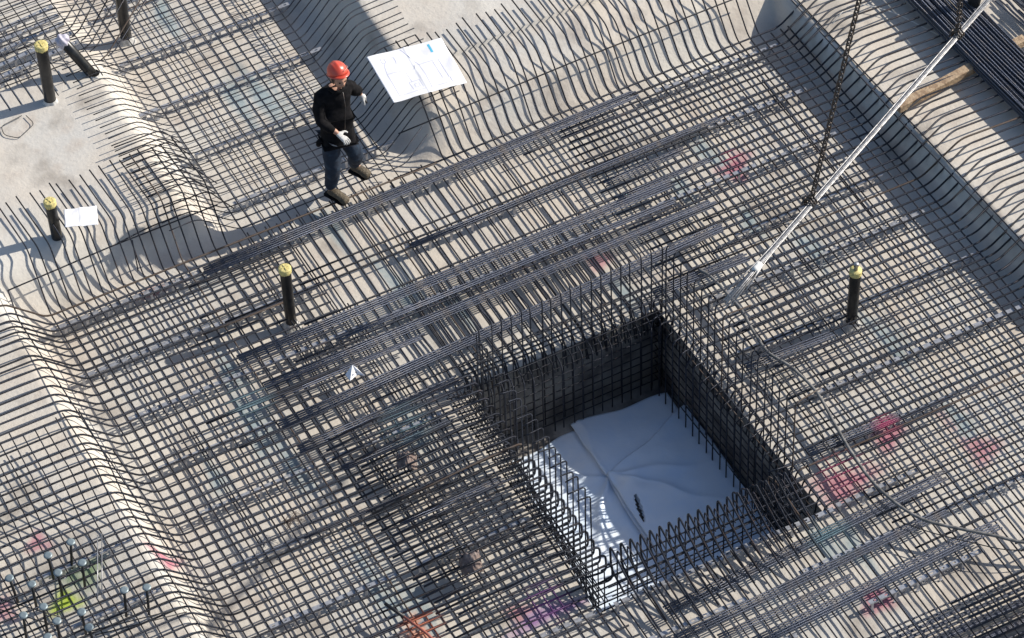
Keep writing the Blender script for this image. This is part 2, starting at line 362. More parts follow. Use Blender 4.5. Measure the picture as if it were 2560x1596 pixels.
# ---------------------------------------------------------------- cross bars (y)
RB_ = .0088; ZB = -.0165; GB = 'cross bars of the floor mesh'
def wob(v=.012): return rnd.uniform(-v, v)
x = -4.12; xs = []
while x < 4.72:
    xs.append(x); x += rnd.choice([.095, .105, .115, .12, .125, .135])
LBp = 'dark cross bar bent up onto the pale pad at the left'
LBu = 'dark cross bar bent steeply up the wavy shadowed slope at the top'
for x in xs:
    o = wob(.02)
    pad = x < -2.08; br = -1.98 < x < .22; up = x > .32
    if pad: top = [(x+o*.6-.03+wob(.012), 3.60+wob(.03), .52+wob(.01)), (x+o*.6, 2.84+wob(.03), .53+wob(.01)), (x, 2.42, ZB)]; lab = LBp
    elif up and x < 4.45: top = [(x+o*.7+wob(.012), 3.72+wob(.05), .50+wob(.012)), (x+o*.7, 2.90+wob(.03), .50+wob(.012)), (x, 2.42+wob(.015), ZB)]; lab = LBu
    elif br: top = [(x+wob(), 9.5, ZB), (x, 2.5, ZB)] if False else [(x, 2.42+wob(.03), ZB)]; lab = 'straight dark cross bar laid below the long bars'
    else: top = [(x, 2.36, ZB)]; lab = 'straight dark cross bar laid below the long bars'
    if -.95 < x < 1.52:
        bar('cross_rebar', top+[(x+wob(), -.50, ZB), (x+wob(.02), -.60, ZB-.32)], RB_, lab, GB)
        bar('cross_rebar', [(x+wob(), -3.70, ZB), (x+wob(), -7.2, ZB)], RB_, 'straight dark cross bar below the deep pit', GB)
    else:
        bar('cross_rebar', top+[(x+wob(), -1.5, ZB), (x+wob(), -7.2, ZB)], RB_, lab, GB)
    # doubled neighbour over part of its length
    p = rnd.random()
    if p < (.16 if x < -3 or x > 1.8 else .5):
        if -.95 < x < 1.5: y0, y1 = rnd.uniform(1.3, 2.3), -.5-rnd.uniform(-.5, 0)
        else: y0 = rnd.uniform(-.5, 2.1); y1 = y0-rnd.uniform(1.2, 3.0)
        bar('lap_cross_rebar', [(x+.03, y0, ZB), (x+.03+wob(), y1, ZB)], RB_, 'short dark cross bar lapped beside another cross bar', 'lapped cross bars')
for x in [v*.113-.85 for v in range(21)]:   # the lapped pairs between the bundles and the pit
    bar('lap_cross_rebar', [(x+.045+wob(), .75+wob(.25), ZB+.018), (x+.05+wob(), -.50, ZB+.018), (x+.06, -.56, -.38)], .009, 'thick cross bar hooked down into the top rim of the deep pit', 'hooked cross bars at the top rim of the pit')
# branch field, upper left
GU = 'bars of the upper left mesh field'
y = 2.52; 
while y < 8.6:
    z = wob(.003); xr = .18+.02*math.sin(y)
    left = [(-2.70+wob(.02), y+wob(.01), .38), (-2.34+wob(.02), y+wob(.01), .39), (-1.90+wob(.02), y, z)] if y < 5.35 else [(-6.5, y, .12), (-2.3, y, .10), (-1.85, y, z)]
    right = [(-.10+wob(.04), y+wob(.01), z), (.36+wob(.02), y+wob(.01), .47), (.84+wob(.03), y+wob(.01), .50)]
    if y < 2.75: right = [(.05, y, z), (.33, y+.01, .3)]
    bar('branch_rebar', left+right, .0062, 'thin dark bar of the upper left field bent up at both ends', GU)
    y += rnd.choice([.09, .10, .105, .115, .13])
x = -1.88
while x < .02:
    bar('branch_cross_rebar', [(x, 8.9, ZB), (x+wob(), 2.25, ZB)], .0062, 'thin dark cross bar running through the upper left field', 'cross bars of the upper left mesh field')
    x += rnd.choice([.115, .125, .13, .14])
# short bars over the pad corner
for k, y in enumerate([3.02, 3.10, 3.22, 3.32, 3.42, 3.56, 3.66, 3.74, 3.86]):
    bar('pad_rebar', [(-2.72+wob(.03), y, .43), (-2.2+wob(.05), y+wob(.02), .43), (-1.95, y, .12)], .0075, 'short thick bar on the corner of the left pad', 'short bars at the corner of the left pad')
for y in (3.40, 2.98): bar('pad_rebar', [(-2.66, y-.3, .56), (-2.15, y-.3, .56), (-1.9, y-.34, .2)], .0075, 'short thick bar on the corner of the left pad', 'short bars at the corner of the left pad')
for z, y, x0, x1, lab in [(.33, 2.66, .05, 4.5, 'single long bar tied along the wavy slope at the top'), (.27, 2.66, -4.45, -2.05, 'single long bar tied along the slope of the left pad'), (.30, 2.69, -3.2, -2.45, 'second short bar tied on the slope of the left pad')]:
    bar('tie_rebar', [(x0, y, z), ((x0+x1)/2, y+.04, z+.01), (x1, y+.05, z)], .008, lab, None)
bar('tie_rebar', [(-4.45, 2.66, .27), (-4.52, 2.2, .3), (-4.50, .4, .38), (-4.42, -1.4, .36), (-4.38, -3.2, .36)], .008, 'long bar tied along the crest of the left kerb', None)
bar('tie_rebar', [(-4.36, .2, .22), (-4.28, -1.4, .2), (-4.26, -3.4, .2)], .008, 'long bar tied halfway down the left kerb', None)
bar('tie_rebar', [(4.82, 2.9, .215), (4.93, .2, .215), (5.04, -2.4, .215)], .008, 'upper of the two long bars lying on the crest of the right ledge', None)
bar('tie_rebar', [(4.78, 2.9, .20), (4.86, .2, .185), (5.0, -2.4, .19)], .007, 'lower of the two long bars lying on the crest of the right ledge', None)
bar('tie_rebar', [(-3.10, 2.45, .05), (-3.06, 2.62, .34)], .007, 'diagonal bar leaning on the slope of the left pad', None)
# steep bars at the top left
for k, (x, y) in enumerate([(-2.25, 6.09), (-2.22, 5.98), (-2.17, 5.86), (-2.18, 5.74), (-2.15, 5.66), (-2.10, 5.48), (-2.0, 5.5), (-2.3, 6.2)]):
    bar('leaning_rebar', [(x-.1, y-.03, .12), (x, y, .14), (x+.42+.03*k, y+.12, .62+.02*k)], .0075, 'dark bar slanting up beside the tall pipe at the top left', 'slanting bars at the top left')
for k in range(9):     # bars lying over the edge of the pad at upper left
    x = -3.45+k*.135
    bar('pad_cross_rebar', [(x, 6.9, .28), (x+.01, 5.55, .36), (x+.02, 5.0+wob(.06), .36)], .0065, 'thin bar laid across the upper edge of the left pad', 'thin bars over the upper edge of the left pad')
for k in range(9):
    bar('pad_rebar', [(-4.6, 5.45+k*.13, .30), (-2.35, 5.5+k*.13, .30)], .0065, 'thin bar laid along the upper edge of the left pad', 'thin bars over the upper edge of the left pad')
# lower left field
x = -7.1
while x < -4.5:
    bar('pad_cross_rebar', [(x+wob(.02), .50+wob(.06), .66), (x+wob(.01), -.18, .64), (x, -.72+wob(.03), .41), (x+wob(), -5.5, .41)], .0074, 'dark cross bar curving down off the pad at the lower left', 'cross bars of the lower left field')
    x += rnd.choice([.11, .12, .13])

# ---------------------------------------------------------------- cage of the deep pit
def rim(side, y): return pcx(side, y)
ZT = 1.0
G = 'upright starter bars on the top wall of the pit'
for k in range(19):      # top wall, heads bent away from the viewer
    x = -.64+k*.1145+wob(.012); zt = .77+.006*k+wob(.03)
    bar('starter_rebar', [(x, -.58, PB+.06), (x+wob(.01), -.58, zt), (x-.01+wob(.02), -.58+.24+wob(.06), zt+.01)], .0078, 'upright dark bar on the top wall of the deep pit, head bent back', G, R=.06)
    bar('starter_rebar', [(x+.05, -.70, PB+.06), (x+.05, -.70, -.12+wob(.05)), (x+.05, -.45, -.06)], .0078, 'lower upright bar of the inner cage at the pit top wall', 'inner cage bars at the pit top wall', R=.08)
G = 'upright starter bars on the right wall of the pit'
for k in range(19):
    y = -.72-k*.1325+wob(.012); x = rim(1, y)-.05; zt = 1.02+wob(.03)
    bar('starter_rebar', [(x, y, PB+.06), (x+.01, y+wob(.01), zt), (x+.26+wob(.08), y+wob(.03), zt+.02)], .0078, 'upright dark bar on the right wall of the deep pit, head bent outward', G, R=.06)
    bar('starter_rebar', [(x-.13, y+.05, PB+.06), (x-.13, y+.05, -.05+wob(.08)), (x+.10, y+.05, wob(.05))], .0078, 'lower upright bar of the inner cage at the pit right wall', 'inner cage bars at the pit right wall', R=.08)
G = 'upright starter bars along the left side of the pit'
for k in range(21):
    y = -.80-k*.1180+wob(.012)
    bar('starter_rebar', [(-.80+.03*wob(1), y, PB+.08), (-.79, y+wob(.01), 1.0+wob(.03)), (-.95+wob(.03), y+wob(.01), .99)], .0078, 'upright dark bar at the left side of the deep pit, short hooked head', G, R=.05)
G = 'hairpin bars along the left rim of the pit'
for k in range(25):
    y = -.66-k*.1165+wob(.004); x0 = -.80+.003*k; xe = -2.25-rnd.uniform(0, .35)
    bar('hooked_rebar', [(xe, y+wob(.008), .135), (-1.3, y, .235), (x0, y, .25), (x0+.005, y, -.02), (x0-.28, y+.01, .01)], .0116, 'thick hairpin bar hooked over the left rim of the deep pit', G, R=.075)
    bar('hooked_rebar', [(x0-.14, y+.045, .10), (x0-.06, y+.045, .12), (x0-.06, y+.05, -.75)], .0075, 'thin hooked bar hanging down the left wall of the deep pit', 'thin hooked bars down the left pit wall', R=.05)
G = 'hairpin bars along the bottom rim of the pit'
for k in range(19):
    x = -.68+k*.1075+wob(.005); ye = -4.0-rnd.uniform(0, .35)
    bar('hooked_rebar', [(x+.03, ye, .06), (x, -3.75, .19), (x, -3.34, .36), (x, -3.36, .02), (x+.01, -3.60, -.10)], .0116, 'thick hairpin bar standing over the bottom rim of the deep pit', G, R=.07)
    bar('hooked_rebar', [(x+.045, -3.62, .26), (x+.045, -3.40, .33), (x+.045, -3.40, -.9+wob(.1))], .0072, 'thin hooked bar going down the bottom wall of the deep pit', 'thin hooked bars down the bottom pit wall', R=.04)
G = 'level bars of the pit cage'
for k in range(11):
    z = -1.22+k*.118
    bar('level_rebar', [(-.74, -.61, z), (1.42, -.60, z+wob(.01))], .0066, 'level bar tied across the top wall of the deep pit', G+', top wall')
    bar('level_rebar', [(rim(1, -.6)-.08, -.55, z+.02), (rim(1, -3.5)-.08, -3.55, z+.02)], .0066, 'level bar tied along the right wall of the deep pit', G+', right wall')
    if k > 2:
        bar('level_rebar', [(-.95+.14, -.62, z+.01), (-.90, -3.5, z+.01)], .0066, 'level bar tied along the left wall of the deep pit', G+', left wall')
        bar('level_rebar', [(-.90, -3.43, z+.02), (1.46, -3.38, z+.02)], .0075, 'level bar tied across the bottom wall of the deep pit', G+', bottom wall')
for k in range(5):
    bar('level_rebar', [(-.85-.045*k, -.66, .02+.022*k), (-.90-.045*k, -3.7, .02+.022*k)], .0070, 'level bar laid under the hairpins on the left rim of the pit', 'level bars under the left hairpins')
for k in range(4):
    bar('level_rebar', [(-.85, -3.46-.075*k, .20-.05*k), (1.50, -3.42-.075*k, .22-.05*k)], .0075, 'level bar laid under the hairpins on the bottom rim of the pit', 'level bars under the bottom hairpins')
    bar('level_rebar', [(-.8, -.52+.05*k, .02+.012*k), (1.45, -.50+.05*k, .02+.012*k)], .0075, 'level bar laid along the top rim of the pit', 'level bars along the top rim')
for k in range(6):
    bar('hooked_rebar', [(1.30-.1*k, -3.95+wob(.05), .10), (1.28-.1*k, -3.30, .20), (1.28-.1*k, -3.16, .12), (1.29-.1*k, -3.18, -.1)], .009, 'bar curled over the lower right corner of the deep pit', 'curled bars at the lower right pit corner', R=.06)
bar('hooked_rebar', [(1.12, -3.30, .0), (1.62, -3.28, .0), (1.66, -3.1, .02), (1.25, -3.05, .02)], .008, 'closed stirrup lying at the lower right corner of the deep pit', None, R=.04)

# ---------------------------------------------------------------- plastic sheets in the pit
CREASE = [(-.35, .03, .05, .7), (-.8, .05, .05, .8), (1.45, .022, .04, .8), (2.5, .04, .045, .5), (-2.2, .05, .06, .7)]
def sheet(name, fx, fy, nx, ny, hole, label, zoff):
    V, F = [], []
    for j in range(ny+1):
        for i in range(nx+1):
            u, v = i/nx, j/ny; x = fx(u, v); y = fy(u, v)
            dx, dy = x-.28, y+1.5; r = math.hypot(dx, dy)+.05; th = math.atan2(dy, dx)
            z = PB+zoff+.014*float(sm(x, y, 21, 3.2))+.007*float(sm(x, y, 22, 12))
            for t0, amp, wd, ln in CREASE:
                da = (th-t0+math.pi) % (2*math.pi)-math.pi
                if abs(da) < 1.2: q_ = r*math.sin(da)+.03*math.sin(r*9+t0); z += amp*math.exp(-abs(q_/wd)**1.4)*math.exp(-((r-ln*.4)/ln)**2)*math.cos(da)
            z += .05*math.exp(-((r-.32)/.10)**2)*math.exp(-((th+1.1)/.7)**2)
            V.append((x, y, z))
    for j in range(ny):
        for i in range(nx):
            a = j*(nx+1)+i; c = Vector(V[a])
            if hole and hole(c.x, c.y): continue
            F.append((a, a+1, a+nx+2, a+nx+1))
    o = mk(name, V, F, SHEETM); md = o.modifiers.new('thick', 'SOLIDIFY'); md.thickness = .004
    return tag(o, label, 'plastic sheet')
wv = lambda v: .015*math.sin(v*19)+.01*math.sin(v*47)
sheet('plastic_sheet', lambda u, v: (.22+.05*v-.02*math.sin(v*5)+wv(v)*.3)*(1-u)+(1.43-.07*v+.03*math.sin(v*7))*u, lambda u, v: -3.62*(1-v)+(-.68-.12*u+.02*math.sin(u*9))*v, 60, 150,
      lambda x, y: ((x-.35-.25*(y+2.04))/.028)**2+((y+2.04)/.18)**2 < 1, 'large bluish white plastic sheet at the upper right of the pit floor', .045)
sheet('plastic_sheet', lambda u, v: (-.72+wv(v))*(1-u)+(.52+wv(v+.3))*u, lambda u, v: -3.63*(1-v)+(-.84+.10*u+.02*math.sin(u*11))*v, 70, 150, lambda x, y: ((x-.35-.25*(y+2.04))/.028)**2+((y+2.04)/.18)**2 < 1,
      'sunlit white plastic sheet along the left of the pit floor', .012)

def flap_x(u, v): return (.27*(1-u)+1.46*u)*(1-v)+(.22*(1-u)+1.40*u)*v
def flap_y(u, v): return (-1.52*(1-u)+-1.06*u+.02*math.sin(u*9))*(1-v)-3.58*v
sheet('plastic_sheet', flap_x, flap_y, 70, 130, lambda x, y: ((x-.35-.25*(y+2.04))/.028)**2+((y+2.04)/.18)**2 < 1, 'bluish white plastic sheet folded over the lower right of the pit floor', .085)
# ---------------------------------------------------------------- metal spacer strips
def strip_mesh(L, k):
    parts = []; w_, h = .048, .125; n = max(2, int(L/.12)); st = L/n
    for i in range(n):
        x0 = i*st; a = x0+st*.36; b = x0+st*.62
        parts.append(box(x0, a, -w_/2, w_/2, -.003, 0)); parts.append(box(b, x0+st, -w_/2, w_/2, -.003, 0))
        parts.append(box(a, b, -w_/2, -w_/2+.015, -.003, 0)); parts.append(box(a, b, w_/2-.015, w_/2, -.003, 0))
        s = 1 if (i+k) % 2 else -1
        parts.append(box(x0+.012, x0+.040, s*w_/2-.002, s*w_/2+.001, -h, -.003))
        parts.append(box(x0+.008, x0+.044, min(s*w_/2, s*(w_/2+.018)), max(s*w_/2, s*(w_/2+.018)), -h-.003, -h))
    parts.append(box(0, L, -w_/2, -w_/2+.0025, -.022, -.003))
    return join(parts)
def strip(x0, y0, x1, y1, label, group, z=-.030, parent=None):
    a, b = Vector((x0, y0, 0)), Vector((x1, y1, 0)); L = (b-a).length
    V, F, A = strip_mesh(L, rnd.randint(0, 1))
    o = mk('spacer_strip', V, F, GALV, smooth=False); o.location = (x0, y0, z); o.rotation_euler = (wob(.06), 0, math.atan2(y1-y0, x1-x0))
    return tag(o, label, 'spacer strip', group)
rows = [(2.19, [(-4.2, -2.5), (-2.4, -.9), (-.6, .6), (2.9, 4.45)], 'just under the top edge bars of the mesh'),
        (1.45, [(-4.2, -2.75), (-2.7, -1.5), (-.5, 1.0), (2.6, 4.35)], 'in the row below the worker'),
        (.70, [(-4.0, -2.6), (-2.5, -1.3), (-1.2, .15), (.2, 1.5), (2.1, 3.3), (3.35, 4.3)], 'in the row above the deep pit'),
        (-.04, [(-4.0, -2.7), (-1.4, -.2), (2.6, 4.4)], 'in the row at the pit top rim'),
        (-.74, [(-3.9, -2.6), (-2.5, -1.2), (1.9, 3.1), (3.2, 4.5)], 'in the row by the small upright pipe'),
        (-1.52, [(-3.9, -2.7), (-2.5, -1.3), (1.8, 3.0), (3.15, 4.7)], 'in the row level with the upright pipe in the right field'),
        (-2.36, [(-3.9, -2.5), (-2.3, -1.1), (2.2, 3.2), (3.3, 4.75)], 'in the row through the lower half of the pit'),
        (-3.04, [(-3.7, -2.5), (2.0, 3.4)], 'in the row above the pit bottom corner'),
        (-3.71, [(-4.0, -2.8), (-2.4, -1.0), (-.85, .3), (.35, 1.6), (1.65, 2.6)], 'in the row at the pit bottom rim'),
        (-4.26, [(-1.0, .3), (.9, 2.0), (2.2, 3.6)], 'in the row between the lower bundles'),
        (-4.88, [(-.6, .5), (1.3, 2.6)], 'in the lowest row, by the pink mark'),
        (2.93, [(-1.8, -.6), (-.5, .1)], 'in the upper left field beside the worker'),
        (3.80, [(-1.85, -.45)], 'in the upper left field, second row'), (4.60, [(-2.2, -1.1), (-1.0, .05)], 'in the upper left field, third row'),
        (5.42, [(-2.0, -1.0), (-.95, .06)], 'in the upper left field, fourth row'), (6.3, [(-1.8, -.6)], 'in the topmost row of the upper left field')]
for y, segs, wh in rows:
    for a, b in segs: strip(a, y+wob(.015), b, y+wob(.02), 'slotted metal spacer strip '+wh, 'spacer strips '+wh)
for y in (-1.05, -1.75, -2.5):
    strip(-5.7, y, -4.7, y+.02, 'slotted grey metal spacer strip among the studs at lower left', 'spacer strips at lower left', z=.38)
for y0, z in [(5.52, .33), (5.68, .33), (5.98, .22), (6.12, .22), (6.28, .22)]:
    strip(-3.6, y0, -2.35, y0+.12, 'slotted grey metal spacer strip at the upper edge of the left pad', 'spacer strips at the upper edge of the left pad', z=z)

# ---------------------------------------------------------------- pipes
def pipe(name, base, top, r, label, cap='yellow', parts_extra=None):
    b, t = Vector(base), Vector(top); root = empty(name, b); tag(root, label, 'pipe')
    ax = t-b; L = ax.length; q = ax.to_track_quat('Z', 'Y').to_matrix().to_4x4()
    V, F, A = xform(tube([(0, 0, -.12), (0, 0, L*.3), (0, 0, L*.6), (0, 0, L)], r, 28), q)
    o = mk('pipe_body', V, F, BLACKP, root)
    m_ = o.modifiers.new('b', 'BEVEL'); m_.width = .004; m_.limit_method = 'ANGLE'
    pr = []
    for zz, rr in [(-.10, r*2.0), (-.03, r*1.75), (.02, r*1.28), (.055, r*1.03)]: pr.append((zz, rr))
    V, F = [], []; n = 28
    for zz, rr in pr:
        for k in range(n):
            a = 2*math.pi*k/n; wv_ = 1+.10*math.sin(a*3+base[0]*5)+.05*math.sin(a*7); wv_ = 1 if rr < r*1.1 else wv_
            V.append(q.to_3x3() @ Vector((0, 0, 0))+Vector((rr*wv_*math.cos(a), rr*wv_*math.sin(a), zz)))
    for i in range(len(pr)-1):
        for k in range(n): F.append((i*n+k, i*n+(k+1) % n, (i+1)*n+(k+1) % n, (i+1)*n+k))
    mk('membrane_collar', V, F, MEMB, root)
    if cap == 'yellow':
        def rr(h): return r*1.13+.002*math.sin(h)
        V, F, A = tube([(0, 0, L-.045), (0, 0, L-.040), (0, 0, L+.006), (0, 0, L+.012), (0, 0, L+.013)], r*1.14, 28, taper=lambda t: 1 if t < .6 else (.93 if t < .9 else .6))
        V = [Vector(v) for v in V]
        for i, v in enumerate(V):
            if v.z < L-.03: v.z -= .014*max(0, math.sin(i*1.7+base[0]*3))
            v.z += .002*math.sin(i*2.3)
        V, F, A = xform((V, F, A), q); cp = mk('yellow_cap', V, F, YELLOW, root)
        V, F, A = xform(join([box(-.006, .006, -r*.7, r*.7, L+.014, L+.020), box(-r*.6, r*.6, -.005, .005, L+.0145, L+.019)]), q); mk('cap_rib', V, F, YELLOW, cp, smooth=False)
    if cap == 'wrap':
        bm = bmesh.new(); bmesh.ops.create_icosphere(bm, subdivisions=4, radius=r*1.3)
        for v in bm.verts:
            p = v.co.copy(); v.co *= 1+.09*math.sin(p.x*90+p.z*60)+.06*math.sin(p.y*130)
            v.co.z *= 1.0 if v.co.z > 0 else 1.3
        me = bpy.data.meshes.new('wrapping'); bm.to_mesh(me); bm.free(); me.materials.append(WHITEW)
        me.polygons.foreach_set('use_smooth', [True]*len(me.polygons))
        o = bpy.data.objects.new('wrapping', me); COL.objects.link(o); o.parent = root; o.location = q @ Vector((0, 0, L)); 
    if cap == 'fitting':
        V, F, A = xform(tube([(0, 0, L-.05), (0, 0, L-.045), (0, 0, L+.01), (0, 0, L+.012)], r*1.12, 28), q); cp = mk('yellow_cap', V, F, YELLOW, root)
        V, F, A = xform(join([tube([(0, 0, L+.01), (0, 0, L+.10)], r*.36, 20), tube([(0, 0, L+.07), (0, 0, L+.105), (0, 0, L+.11)], r*.46, 20)]), q); mk('metal_fitting', V, F, BRIGHT, root)
    return root
pipe('sleeve_pipe', (-1.97, 1.15, -.14), (-1.97, 1.17, .70), .058, 'upright black pipe with yellow cap left of centre in the mesh')
pipe('sleeve_pipe', (3.06, -1.65, -.14), (3.08, -1.65, .66), .058, 'upright black pipe with yellow cap and silver fitting, right field', 'fitting')
pipe('sleeve_pipe', (-2.98, 4.97, .27), (-2.98, 4.98, 1.12), .064, 'upright black pipe with yellow cap on the upper left pad')
pipe('sleeve_pipe', (-2.40, 5.12, .25), (-2.63, 5.33, .72), .058, 'leaning black pipe with wrinkled white wrapped head', 'wrap')
pipe('sleeve_pipe', (-1.73, 5.88, -.15), (-1.72, 5.9, .95), .064, 'tall black pipe cut by the top edge of the photo')
pipe('sleeve_pipe', (-3.71, 3.08, .17), (-3.72, 3.12, .80), .058, 'black pipe with yellow cap beside the small white paper')

# ---------------------------------------------------------------- drawings
def curved_sheet(C4, n, lift, seed):
    A_, B_, C_, D_ = [Vector(c) for c in C4]
    def P(u, v):
        p = A_*(1-u)*(1-v)+B_*u*(1-v)+C_*u*v+D_*(1-u)*v
        return p+Vector((0, 0, lift*(.6*math.sin(u*7+seed)*math.sin(v*4+.5)+.4*math.sin(u*15+v*9)+.9*math.exp(-((u-.5)/.015)**2))))
    V = [P(i/n, j/n) for j in range(n+1) for i in range(n+1)]
    F = [(j*(n+1)+i, j*(n+1)+i+1, (j+1)*(n+1)+i+1, (j+1)*(n+1)+i) for j in range(n) for i in range(n)]
    return V, F, P
root = empty('site_drawing', (.55, 3.2, .55)); tag(root, 'large white construction plan sheet lying over the bars beside the worker', 'drawing')
V, F, P = curved_sheet([(.17, 3.64, .57), (1.0, 3.50, .58), (.94, 2.78, .56), (.12, 2.89, .56)], 60, .008, 1)
o = mk('paper_sheet', [v-root.location for v in V], F, PAPER, root); md = o.modifiers.new('t', 'SOLIDIFY'); md.thickness = .0012; md.offset = -1
ink = []
def line(pts, wd=.0022):
    for (u0, v0), (u1, v1) in zip(pts, pts[1:]):
        n = 10; d = Vector((u1-u0, v1-v0)).normalized(); nx_, ny_ = -d.y*wd*1.2, d.x*wd*1.2
        Vv = []
        for i in range(n+1):
            u = u0+(u1-u0)*i/n; v = v0+(v1-v0)*i/n
            for s in (-1, 1):
                Vv.append(P(u+s*nx_, v+s*ny_)+Vector((0, 0, .0025))-root.location)
        ink.append((Vv, [(2*i, 2*i+1, 2*i+3, 2*i+2) for i in range(n)], [0]*len(Vv)))
line([(.12, .44), (.48, .46), (.50, .40), (.56, .40), (.82, .40), (.83, .80)]); line([(.12, .44), (.12, .90), (.84, .90), (.84, .80)]); line([(.12, .44), (.14, .30), (.17, .21)])
line([(.14, .12), (.19, .12), (.19, .21), (.14, .21), (.14, .12)], .003); line([(.35, .46), (.36, .70), (.32, .70), (.33, .86)]); line([(.36, .70), (.46, .70), (.46, .86)])
line([(.44, 0.02), (.50, .22), (.56, .40)], .003); line([(.56, .40), (.57, .62), (.56, .9)], .0018); line([(.74, .42), (.75, .78)]); line([(.28, .14), (.31, .14), (.31, .22), (.30, .28)], .003)
line([(.37, .76), (.43, .76), (.43, .83), (.37, .83), (.37, .76)], .0016)
V, F, A = join(ink); mk('drawn_lines', V, F, INK, root, smooth=False)
ink = []; line([(.80, .06), (.80, .24)], .0125); V, F, A = join(ink); mk('blue_title_strip', V, F, CYAN, root, smooth=False)
V, F, P2 = curved_sheet([(-3.57, 3.17, .555), (-3.25, 3.05, .56), (-3.34, 2.80, .555), (-3.66, 2.93, .555)], 24, .006, 3)
o = mk('paper_note', V, F, PAPER); md = o.modifiers.new('t', 'SOLIDIFY'); md.thickness = .001; tag(o, 'small blank white paper on the bars beside a black pipe', 'paper')

# ---------------------------------------------------------------- lifted rods, strap, chains
lo, hi = Vector((-.05, -4.65, 5.)), Vector((5.2, -1.90, 5.)); d = (hi-lo).normalized(); s = Vector((-d.y, d.x, 0))
for k in range(9):
    a = k*2.4; rr = .008+.0085*(k % 3); off = s*(rr*math.cos(a))+Vector((0, 0, rr*math.sin(a)))
    spread = off*1.6; e = rnd.uniform(-.42, .0)
    bar('hanging_rod', [lo+d*e+spread*1.8+Vector((0, 0, -.02)), lo+d*.35+off, (lo+hi)/2+off, hi+off], .0072, 'silvery rod in the sloping bundle hung from two chains', 'silvery rods hanging from the chains', BRIGHT, R=.3)
bind = []
p = lo+d*.22; fr = Matrix.Translation(p) @ d.to_track_quat('Z', 'Y').to_matrix().to_4x4()
V, F, A = tube([(0, 0, -.05), (0, 0, -.02), (0, 0, .02), (0, 0, .05)], .030, 14, taper=lambda t: 1+.15*math.sin(t*9)); V, F, A = xform((V, F, A), fr)
tag(mk('binding_strap', V, F, TYEW), 'white strap tied round the lower end of the silvery rods', 'strap')
def chain(p0, p1, label):
    p0, p1 = Vector(p0), Vector(p1); root = empty('lifting_chain', p0); tag(root, label, 'chain')
    dd = (p1-p0).normalized(); q = dd.to_track_quat('Z', 'Y').to_matrix().to_4x4(); parts = []; L = min((p1-p0).length, 7.6); pitch = .054; n = int(L/pitch)
    for i in range(n):
        pts = []
        for k in range(12):
            a = 2*math.pi*k/12; x = .0215*math.cos(a); z = .0215*math.sin(a)+(.016 if math.sin(a) > 0 else -.016)
            pts.append((x, 0, z+i*pitch+.06) if i % 2 else (0, x, z+i*pitch+.06))
        parts.append(tube(pts, .0078, 6, closed=True))
    V, F, A = xform(join(parts), q); mk('chain_links', V, F, CHAIN, root)
    parts = []
    fr = d.to_track_quat('Z', 'Y').to_matrix().to_4x4()
    for i, o_ in enumerate((-.03, 0, .03)):
        parts.append(tube([(.046*math.cos(2*math.pi*k/12), .046*math.sin(2*math.pi*k/12), o_+.01*math.sin(k)) for k in range(12)], .009, 6, closed=True))
    V, F, A = xform(join(parts), fr); mk('chain_loop', V, F, CHAIN, root)
    V, F, A = xform(join([tube([(.05, 0, -.07), (.062, .01, .0), (.05, 0, .05), (.03, 0, .07)], .011, 8), box(.04, .075, -.014, .014, -.02, .03)]), fr); mk('chain_hook', V, F, CHAIN, root)
HK = Vector((2.4, -3.98, 12.7))
chain((.95, -4.10, 5.), HK, 'taut dark steel chain holding the rods near the middle field')
chain((3.19, -2.94, 5.), HK, 'dark steel chain holding the rods above the rebar pile')

# ---------------------------------------------------------------- timber and the rebar pile on the right
def beam(x0, y0, x1, y1, wd, z0, z1, label, name='timber_beam'):
    a, b = Vector((x0, y0, 0)), Vector((x1, y1, 0)); L = (b-a).length
    V, F, A = box(0, L, -wd/2, wd/2, z0, z1); o = mk(name, V, F, WOOD, smooth=False); o.location = (x0, y0, 0); o.rotation_euler.z = math.atan2(y1-y0, x1-x0)
    m_ = o.modifiers.new('b', 'BEVEL'); m_.width = .005; return tag(o, label, 'timber')
beam(4.86, .42, 6.6, .64,   .10, .262, .355, 'long square timber beam under the rebar pile')
beam(6.55, 1.55, 7.4, 1.62,   .10, .262, .355, 'timber block at the right top corner')
beam(.50, 3.62, .98, 3.68, .05, .29, .33, 'small brown wooden batten behind the plan sheet', 'wooden_batten')
G = 'bars of the pile on the right ledge'
for k in range(58):
    lay = k % 4; i = k//4
    x = 5.84+i*.040+.012*lay; z = .345+lay*.021
    t0 = rnd.uniform(-.03, .03)+(.07 if lay == 3 and i % 3 == 0 else 0)
    bar('piled_rebar', [(x+.20+t0, -2.6+rnd.uniform(-.5, .4), z), (x+.02, .5, z), (x-.10-t0, 3.6, z)], .0098, 'dark bar in the dense pile lying on the right ledge', G, STEEL_B, R=.4)
for k in range(16):
    x = 6.62+.028*(k % 8); bar('piled_rebar', [(x+.30, -1.2+wob(.3), .36+.022*(k//8)), (x+.02*k, 1.25+wob(.25), .36+.022*(k//8))], .0098, 'dark bar of the short outer row beside the pile', 'outer short bars beside the pile', STEEL_B)
for k in range(12):
    bar('piled_rebar', [(6.95+.03*k, 3.2, .36), (7.35+.03*k, -.2, .36)], .0098, 'dark bar of the second pile at the upper right corner', 'bars of the second pile', STEEL_B)
tag(mk('hanging_cloth', *(lambda p: (p[0], p[1]))(xform(tube([(0, 0, 0), (.05, .02, .1), (.02, .05, .25), (.06, 0, .4)], .07, 14, taper=lambda t: 1-.4*t), Matrix.Translation((6.35, 1.28, .42)))), CABLE), 'black bag standing on the rebar pile at the top right', 'bag')
bar('white_cord', [(4.95, 1.9, .27), (5.30, 2.1, .275), (5.62, 1.75, .27), (5.86, 1.18, .265)], .004, 'thin pale cord lying on the right ledge', None, TYEW, R=.3, cat='cord')

